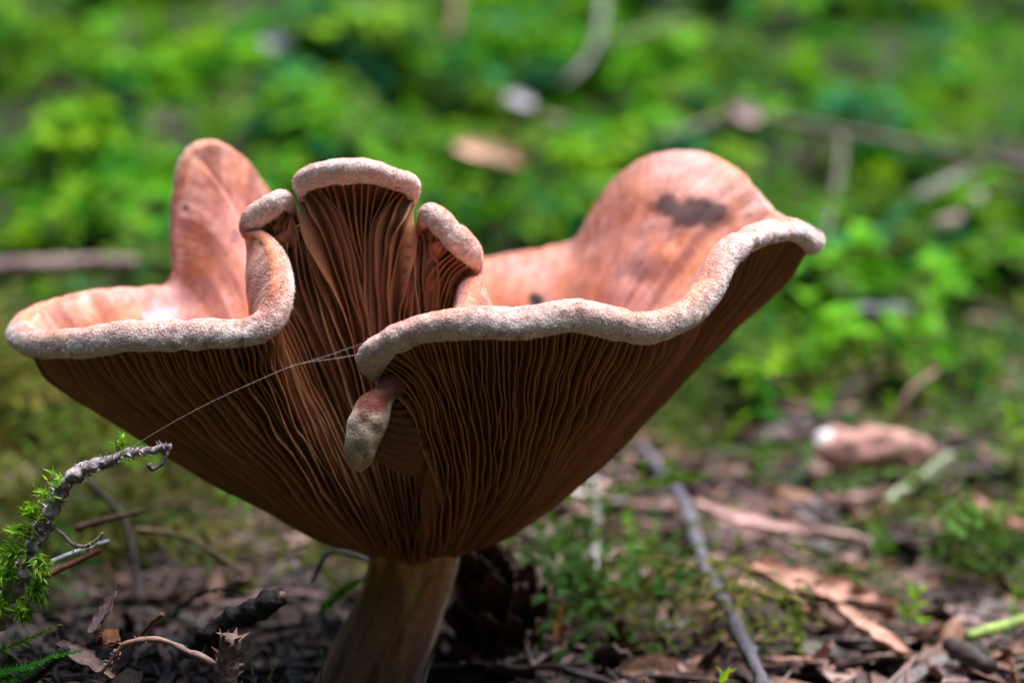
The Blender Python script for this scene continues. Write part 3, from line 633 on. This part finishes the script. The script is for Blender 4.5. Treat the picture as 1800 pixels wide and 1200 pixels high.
for i in range(90):
    k = int(r.uniform(1, 59)); a = r.uniform(0, 6.28); d = A_[k] * math.cos(a) + B_[k] * math.sin(a)
    parts.append(leaf(P[k] + d * .04, norm(d * .6 + T_[k] * r.uniform(-1, 1)), T_[k], r.uniform(.04, .12), .018, 0))
V, F = join(parts); mk('peeling_skin', V, F, M_WOOD(), RT, P[0], (.30, .2, .16), smooth=False, kind='stuff')
P = path([(392, 1260, -4.4), (398, 1190, -4.4), (404, 1140, -4.4), (408, 1118, -4.4)], 40)
SW = empty('flaky_stump', P[0], 'upright flaky brown plant stump with lifted scales', 'stump')
V, F = tube(P, np.linspace(.27, .17, 40), 14, 16, .3, 5); mk('stump_core', V, F, M_BARK(), SW, P[0], var((.15, .10, .09), V, 16, 6, .5))
T_, A_, B_ = frames(P)
for i in range(70):
    k = int(i * 38 / 70) + 1; a = i * 2.4; d = A_[k] * math.cos(a) + B_[k] * math.sin(a); rad = .27 - .1 * k / 40
    V, F = leaf(P[k] + d * rad * .8, norm(d * r.uniform(.3, .9) + T_[k] * r.uniform(.4, 1)), T_[k], r.uniform(.14, .27), r.uniform(.045, .085), r.uniform(-.6, .3))
    mk('scale', V, F, M_BARK(), SW, P[0], np.array([.26, .15, .11]) * r.uniform(.6, 1.4), smooth=False)
# moss shoots that can be told apart
def moss_shoot(pts, n, L, W, col, label, ang=(30, 60), group=None):
    Pp = path(pts, 24); V, F = shoot(Pp, n, L, W, r, ang, .55, .02)
    mk('moss_shoot', V, F, M_MOSS(), None, Pp[0], var(col, V, 44, 2, .3), smooth=False, label=label, cat='moss', group=group)
moss_shoot([(-20, 1185, -4.3), (50, 1170, -4.4), (100, 1152, -4.4), (140, 1144, -4.4)], 150, .24, .03, (.09, .36, .05), 'vivid green moss shoot with tip lying over a black stick')
moss_shoot([(-15, 1150, -3.9), (20, 1135, -3.95), (60, 1118, -4.0), (100, 1098, -4.0)], 120, .26, .03, (.17, .27, .06), 'pale feathery moss shoot above the vivid green one')
moss_shoot([(-30, 1215, -4.3), (20, 1195, -4.4), (60, 1180, -4.4)], 90, .24, .03, (.10, .33, .04), 'short green moss shoot under the vivid green one')
moss_shoot([(452, 1240, -4.0), (446, 1195, -4.0), (440, 1160, -4.0), (436, 1146, -4.0)], 70, .13, .022, (.16, .17, .08), 'grey green moss shoot standing right of the flaky stump')
moss_shoot([(466, 1245, -3.9), (474, 1200, -3.9), (482, 1170, -3.9), (488, 1160, -3.9)], 60, .15, .02, (.10, .17, .07), 'feathery dark green moss shoot near the flaky stump')
moss_shoot([(560, 1240, -3.8), (563, 1195, -3.8), (568, 1160, -3.8), (566, 1142, -3.8)], 60, .12, .018, (.10, .13, .07), 'thin wispy moss shoot against the foot of the stem')
moss_shoot([(560, 1075, 1.5), (590, 1050, 1.4), (615, 1030, 1.3), (640, 1018, 1.3)], 50, .3, .09, (.16, .36, .03), 'bright leafy moss shoot touching the left side of the stem')
moss_shoot([(300, 1085, -.5), (340, 1050, -.4), (390, 1035, -.3), (430, 1045, -.3)], 130, .22, .03, (.05, .11, .03), 'dark green moss shoot above the black stick')
twig('black_stick', path([(-20, 1240, -4.0), (40, 1200, -4.1), (90, 1160, -4.2), (118, 1140, -4.3)], 20), .13, .10, (.022, .018, .016), 'black stick crossing under the vivid moss shoot', 'stick')
twig('bent_straw', path([(548, 1022, 1.2), (560, 1000, 1.2), (574, 974, 1.2), (604, 972, 1.3), (648, 984, 1.6)], 20), .05, .045, (.42, .42, .47), 'bent silvery straw left of the stem', 'straw', .08)
twig('stem_twig', path([(590, 1205, -1.3), (612, 1185, -1.25), (640, 1163, -1.15), (658, 1149, -1.1)], 14), .02, .028, (.18, .11, .09), 'hair thin twig lying against the foot of the stem', 'twig', .2)
# dry bract in front of the stem
V, F = flake(.34, .10, .015, .5, 71, 12, 5, .1); Rm = np.array(Matrix.Rotation(-1.25, 3, 'Y') @ Matrix.Rotation(.3, 3, 'X'))
V[:, 1] *= np.clip((.36 - V[:, 0]) / .5, .05, 1.2); q = at(752, 1180, -1.6); mk('dry_bract', V @ Rm.T + q, F, M_WOOD(), None, q, (.30, .20, .17), label='pointed dry bract standing before the stem foot', cat='bract')

# spider threads
P = path([(633, 622, -4.75), (590, 630, -4.8), (520, 641, -4.85), (450, 670, -4.8), (380, 702, -4.6), (300, 744, -4.3), (214, 796, -3.85)], 40)
SPD = empty('spider_thread', P[0], 'fine spider thread strung from the near lip down to the twig', 'thread')
V, F = tube(P, .0023, 5); mk('long_strand', V, F, M_SILK(), SPD, P[0], (.75, .68, .62))
Q = path([(668, 594, -4.8), (630, 606, -4.8), (575, 625, -4.82), (525, 640, -4.85)], 16); V, F = tube(Q, .002, 5); mk('short_strand', V, F, M_SILK(), SPD, P[0], (.7, .6, .55))

# fir cone leaning behind the stem
cb = at(905, 1240, 2.6); ct = at(850, 985, 2.2); ax = norm(ct - cb); ln = np.linalg.norm(ct - cb)
CONE = empty('fir_cone', cb, 'dark brown open fir cone leaning behind the stem', 'cone')
P = cb + (ct - cb) * np.linspace(0, 1, 12)[:, None]; V, F = tube(P, np.interp(np.linspace(0, 1, 12), [0, .4, 1], [.6, .7, .2]), 12, 17, .2, 2); mk('core', V, F, M_BARK(), CONE, cb, (.05, .03, .022))
a1 = norm(np.cross(ax, [0, 1, 0])); a2 = np.cross(ax, a1)
su = np.linspace(0, 1, 7)[:, None]; sv = np.linspace(-1, 1, 7)[None]
for i in range(64):
    f = (i + .5) / 64; a = i * 2.39996; d = a1 * math.cos(a) + a2 * math.sin(a); rad = np.interp(f, [0, .4, 1], [.6, .7, .2]); Ls = np.interp(f, [0, .5, 1], [.95, 1.1, .6]) * r.uniform(.75, 1.2)
    g = np.interp(f, [0, 1], [.85, .2]) + r.uniform(-.18, .18); ud = d * math.sin(g) + ax * math.cos(g); sd2 = np.cross(ax, d); nn = np.cross(ud, sd2)
    wdt = .31 * np.sqrt(np.clip(np.sin(np.pi * np.clip(su * .75 + .22, 0, 1)), 0, 1)) * Ls
    G = (cb + ax * ln * f + d * rad * .6) + ud * (su * Ls)[..., None] + sd2 * (sv * wdt)[..., None] + nn * ((sv ** 2) * -.12 + su ** 2 * .1)[..., None]
    top = G.reshape(-1, 3); V = np.vstack([top, top - nn * .045]); Fg = grid_faces(7, 7); e = np.concatenate([np.arange(7), np.arange(1, 7) * 7 + 6, 42 + np.arange(5, -1, -1), np.arange(5, 0, -1) * 7]); e2 = np.roll(e, -1)
    kcol = np.linspace(0, 1, 7)[:, None] * np.ones((1, 7)); cc = np.array([.05, .028, .023])[None] * r.uniform(.7, 1.3) + kcol.reshape(-1, 1) ** 3 * np.array([.10, .05, .04])
    mk('scale', V, [Fg, Fg[:, ::-1] + 49, np.stack([e, e + 49, e2 + 49, e2], -1)], M_BARK(), CONE, cb, np.vstack([cc, cc]))
chip('orange_rind', at(985, 1110, 2.0), 1.3, .55, .12, (.30, .12, .03), 'narrow orange brown rind at the right edge of the cone', th=.04, curl=.5, pitch=-1.0, seed=20)

# litter on the right
twig('grey_twig', gpath([(1128, 785, .8), (1168, 836, 1.0), (1200, 878, 1.1), (1222, 945, 1.1), (1252, 1022, 1.0), (1288, 1090, .9), (1322, 1158, .8), (1352, 1225, .7)], n=50), .12, .15, (.085, .075, .09), 'knobbly grey twig curving down through the right litter', rough=.8, rf=4, seed=21)
chip('bark_strip', gat(1330, 925, .9), -.5, 1.6, .26, PINK, 'long pinkish bark strip above the knobbly grey twig', seed=22, th=.08, pitch=.12)
chip('torn_bark', gat(1440, 1050, 1.1), -.45, 1.6, .5, (.36, .19, .14), 'broad torn reddish bark with split end in right litter', seed=23, th=.08, pitch=.15, curl=.5)
chip('bark_tongue', gat(1530, 1110, .8), -.8, .9, .2, (.34, .18, .13), 'narrow bark tongue pointing away from the torn bark', seed=24, th=.08, pitch=.35)
twig('bark_rod', gpath([(1285, 1030, .8), (1350, 1045, .9), (1420, 1075, .9)], n=14), .12, .1, (.34, .18, .12), 'slim reddish stick joining the torn bark', seed=25)
chip('pink_chip', gat(1478, 945, 1.0), -.3, .65, .26, (.55, .38, .34), 'pale pink bark chip above the torn bark', seed=26, th=.07, roll=-.4)
chip('buff_chip', gat(1480, 985, .4), .1, .4, .14, (.40, .26, .22), 'small buff chip between pale pink chip and torn bark', seed=27)
P = gpath([(1455, 785, 1.0), (1530, 792, 1.05), (1620, 800, 1.0)], n=16); LG = empty('bark_log', P[0], 'short pinkish log piece with white broken end', 'log')
V, F = tube(P, .5, 40, 28, .5, 1.6); V = V + norm(V - P[len(P) // 2]) * (vn(V * np.array([.5, 5, 5]), 28) - .5)[:, None] * .45; mk('log_bark', V, F, M_BARK(), LG, P[0], var((.33, .17, .14), V, 28, 2, .35))
V, F = tube(np.array([P[0] - norm(P[1] - P[0]) * .25, P[0] + norm(P[1] - P[0]) * .1]), [.36, .45], 16, 29, .25, 3); mk('broken_end', V, F, M_WOOD(), LG, P[0], (.58, .52, .5))
twig('arched_stem', np.array([gat(1568, 765, .3), at(1580, 720, 17), at(1604, 682, 17.5), at(1645, 652, 18)]), .12, .07, (.22, .13, .10), 'thin brown stem arching up from the log piece', seed=30)
twig('lichen_twig', gpath([(1560, 880, .6), (1610, 845, .7), (1672, 800, .8)], n=14), .13, .11, (.27, .32, .20), 'pale green lichened twig resting below the log piece', seed=31)
twig('red_branch', gpath([(1700, 890, .5), (1760, 920, .5), (1830, 955, .5)], n=14), .3, .3, (.30, .13, .10), 'thick red brown branch among the right litter', 'branch', seed=32)
twig('black_peg', gpath([(1668, 1132, .6), (1700, 1150, .6), (1738, 1172, .55)], n=12), .17, .19, (.03, .02, .018), 'short black peg lying in green moss', 'stick', seed=33)
twig('green_stick', gpath([(1700, 1118, .6), (1760, 1102, .6), (1830, 1080, .6)], n=14), .12, .13, (.18, .26, .06), 'moss green stick above the short black peg', 'stick', seed=34)
twig('pale_stalk', gpath([(1040, 842, .5), (1048, 890, .6), (1046, 960, .5), (1044, 1010, .4)], n=16), .10, .09, (.22, .2, .19), 'pale grey stalk right of the cap underside', 'stalk', seed=35)
twig('fallen_twig', gpath([(1470, 690, .6), (1560, 668, .6), (1670, 700, .6), (1800, 730, .6)], n=20), .12, .1, (.10, .08, .075), 'dark twig lying behind the log piece', seed=36)
for i, (px, py, yaw, L, W, c, lab) in enumerate(((925, 985, 1.2, .6, .13, (.40, .26, .27), 'lilac brown bark splinter right of the fir cone top'), (985, 985, -1.1, .5, .12, (.42, .30, .26), 'buff splinter beside the lilac brown one'), (945, 1035, -.1, .7, .14, (.38, .24, .26), 'flat purplish splinter lying above the cone'),
        (965, 1060, .2, .55, .12, (.40, .22, .24), 'pink splinter touching the cone scales'), (820, 1010, .9, .4, .1, (.34, .24, .22), 'curved splinter between stem and cone'), (1150, 810, .3, .6, .22, (.46, .30, .29), 'rosy bark chip at the top of the knobbly grey twig'),
        (1010, 870, .2, .5, .2, (.42, .34, .34), 'greyish chip just under the cap edge'), (1080, 840, -.4, .5, .18, (.30, .2, .2), 'dull chip beside the pale grey stalk'), (1310, 1035, .5, .2, .16, (.62, .58, .54), 'small whitish chip on the slim reddish stick'), (1382, 1020, 0, .2, .15, (.6, .57, .55), 'tiny white chip above the torn bark'),
        (1190, 1120, .4, .5, .12, (.22, .13, .11), 'brown splinter left of the knobbly grey twig foot'), (1400, 1165, -.3, .6, .14, (.32, .18, .14), 'reddish splinter low beside the knobbly grey twig'))):
    chip('splinter', gat(px, py, .4), yaw, L, W, c, lab, seed=50 + i, pitch=r.uniform(-.3, .3), roll=r.uniform(-.4, .4))

# on the bank behind
chip('pale_chip', gat(908, 182, 2.2), .7, .6, .38, (.36, .33, .36), 'pale grey chip on the green bank', 'chip', seed=80, th=.15, roll=.7)
chip('wood_chip', gat(862, 274, 2.1), -.5, 1.3, .45, (.55, .33, .22), 'orange buff wood chip on the green bank', 'chip', seed=81, th=.2, roll=.7, pitch=.2)
chip('lilac_chip', gat(492, 82, 2.2), -1.0, .9, .3, (.22, .21, .25), 'grey lilac sliver on the bank above the middle lobe', 'chip', seed=82, th=.15, roll=.8)
chip('tan_chip', gat(1305, 208, 2.3), .2, .6, .5, (.26, .17, .17), 'pinkish knot on the long bank branch', 'chip', seed=83, th=.3, roll=.8)
twig('bank_branch', gpath([(1150, 250, 2.0), (1220, 225, 2.2), (1300, 205, 2.3), (1400, 218, 2.3), (1500, 238, 2.3), (1640, 262, 2.2), (1830, 300, 2.1)], n=40), .15, .2, (.10, .085, .065), 'long grey brown branch lying across the green bank', 'branch', seed=84)
twig('bank_sprig', gpath([(1480, 240, 2.3), (1476, 300, 2.2), (1462, 360, 2.1), (1450, 420, 1.9)], n=20), .14, .1, (.08, .08, .05), 'thin side twig hanging down from the bank branch', seed=85)
twig('leaning_twig', gpath([(1062, -30, 2.5), (1055, 50, 2.5), (1040, 95, 2.5), (1010, 130, 2.3), (985, 155, 2.1)], n=24), .18, .12, (.13, .13, .10), 'pale bent twig on the bank above the pale grey chip', seed=86)
twig('forked_twig', gpath([(1045, 92, 2.5), (1120, 60, 2.4), (1220, 40, 2.3)], n=16), .15, .1, (.09, .11, .05), 'faint twig forking from the pale bent twig', seed=87)
twig('dead_stick', gpath([(-30, 478, 1.6), (60, 470, 1.7), (140, 465, 1.7), (240, 462, 1.6)], n=20), .36, .22, (.20, .13, .12), 'brown dead stick lying behind the left lobe', 'stick', seed=88)
twig('hollow_twig', gpath([(1610, 350, 1.9), (1680, 318, 2.0), (1740, 285, 2.0)], n=14), .25, .2, (.17, .14, .14), 'grey twig beside the dark hollow on the bank', seed=89)
twig('hollow_root', gpath([(1640, 400, 1.7), (1690, 380, 1.8), (1730, 330, 1.9)], n=14), .25, .2, (.26, .19, .17), 'pinkish root stub under the dark hollow', 'root', seed=90)
twig('brown_stalk', gpath([(805, -20, 2.3), (800, 30, 2.3), (792, 65, 2.1)], n=12), .2, .16, (.12, .06, .04), 'short brown stalk at the top of the bank', 'stalk', seed=91)
twig('slate_stick', gpath([(1480, 552, 1.8), (1540, 548, 1.8), (1600, 552, 1.8)], n=12), .22, .2, (.14, .12, .17), 'short slate coloured stick in moss right of the cap', 'stick', seed=92)
# ------------------------------------------------------------------ added unseen spruces: they shade the floor and cap from the low sky
tr = np.random.default_rng(77)
def spruce(h, seed):
    r = np.random.default_rng(seed); P = v3(0, 0, np.linspace(-10, h, 12)); P[:, 0] += r.normal(0, 2, 12); 
    trunk = tube(P, np.linspace(h * .018 + 2, 1, 12), 9, seed, .15, .05)
    n = 2600; f = np.sqrt(r.uniform(0.0, 1, n)); z = h * (1 - f * .97); rad = f * h * .27 * r.uniform(.25, 1.05, n); a = r.uniform(0, 6.28, n)
    c = v3(np.cos(a) * rad, np.sin(a) * rad, z - rad * .25); out = v3(np.cos(a), np.sin(a), r.uniform(-.6, -.1, n)); out = norm(out); sd = norm(np.cross(out, v3(0, 0, 1) + r.normal(0, .35, (n, 3)))); up = np.cross(sd, out)
    L = r.uniform(14, 30, n)[:, None]; W = r.uniform(4, 9, n)[:, None]
    V = np.stack([c - out * L * .4, c + sd * W, c + out * L - up * L * .15, c - sd * W, c + up * W * .5], 1).reshape(-1, 3)
    k = (np.arange(n) * 5)[:, None]; F = np.concatenate([k + np.array([[0, 1, 4]]), k + np.array([[1, 2, 4]]), k + np.array([[2, 3, 4]]), k + np.array([[3, 0, 4]])])
    return trunk, (V, F)
proto = None
for i in range(15):
    a = i / 15 * 2 * math.pi + tr.uniform(-.1, .1); R_ = tr.uniform(230, 330) * (1.25 if math.sin(a) > .6 else 1); x, y = R_ * math.cos(a), 20 + R_ * math.sin(a)
    if abs(math.degrees(a) - 30) < 26: continue            # the added ring is left open towards the sun
    q = np.array([x, y, float(ground(x, y)) - 3]); hh = tr.uniform(.85, 1.2) * (1.05 if math.sin(a) < -.5 else 1)
    t = empty('shade_spruce', q, 'young dark green spruce added out of view to block low sky light', 'tree', 'unseen spruces added for shade')
    if proto is None:
        (tv, tf), (cv, cf) = spruce(360, 5)
        o1 = mk('trunk', tv, tf, M_BARK(), t, (0, 0, 0), (.07, .05, .04)); o2 = mk('crown', cv, cf, M_MOSS(), t, (0, 0, 0), np.array([.03, .055, .02]) * np.repeat(tr.uniform(.6, 1.3, (2600, 1)), 5, 0), smooth=False); proto = (o1, o2)
    else:
        for o in proto:
            c = o.copy(); COL.objects.link(c); c.parent = t
    t.rotation_euler = (0, 0, tr.uniform(0, 6.28)); t.scale = (hh, hh, hh)
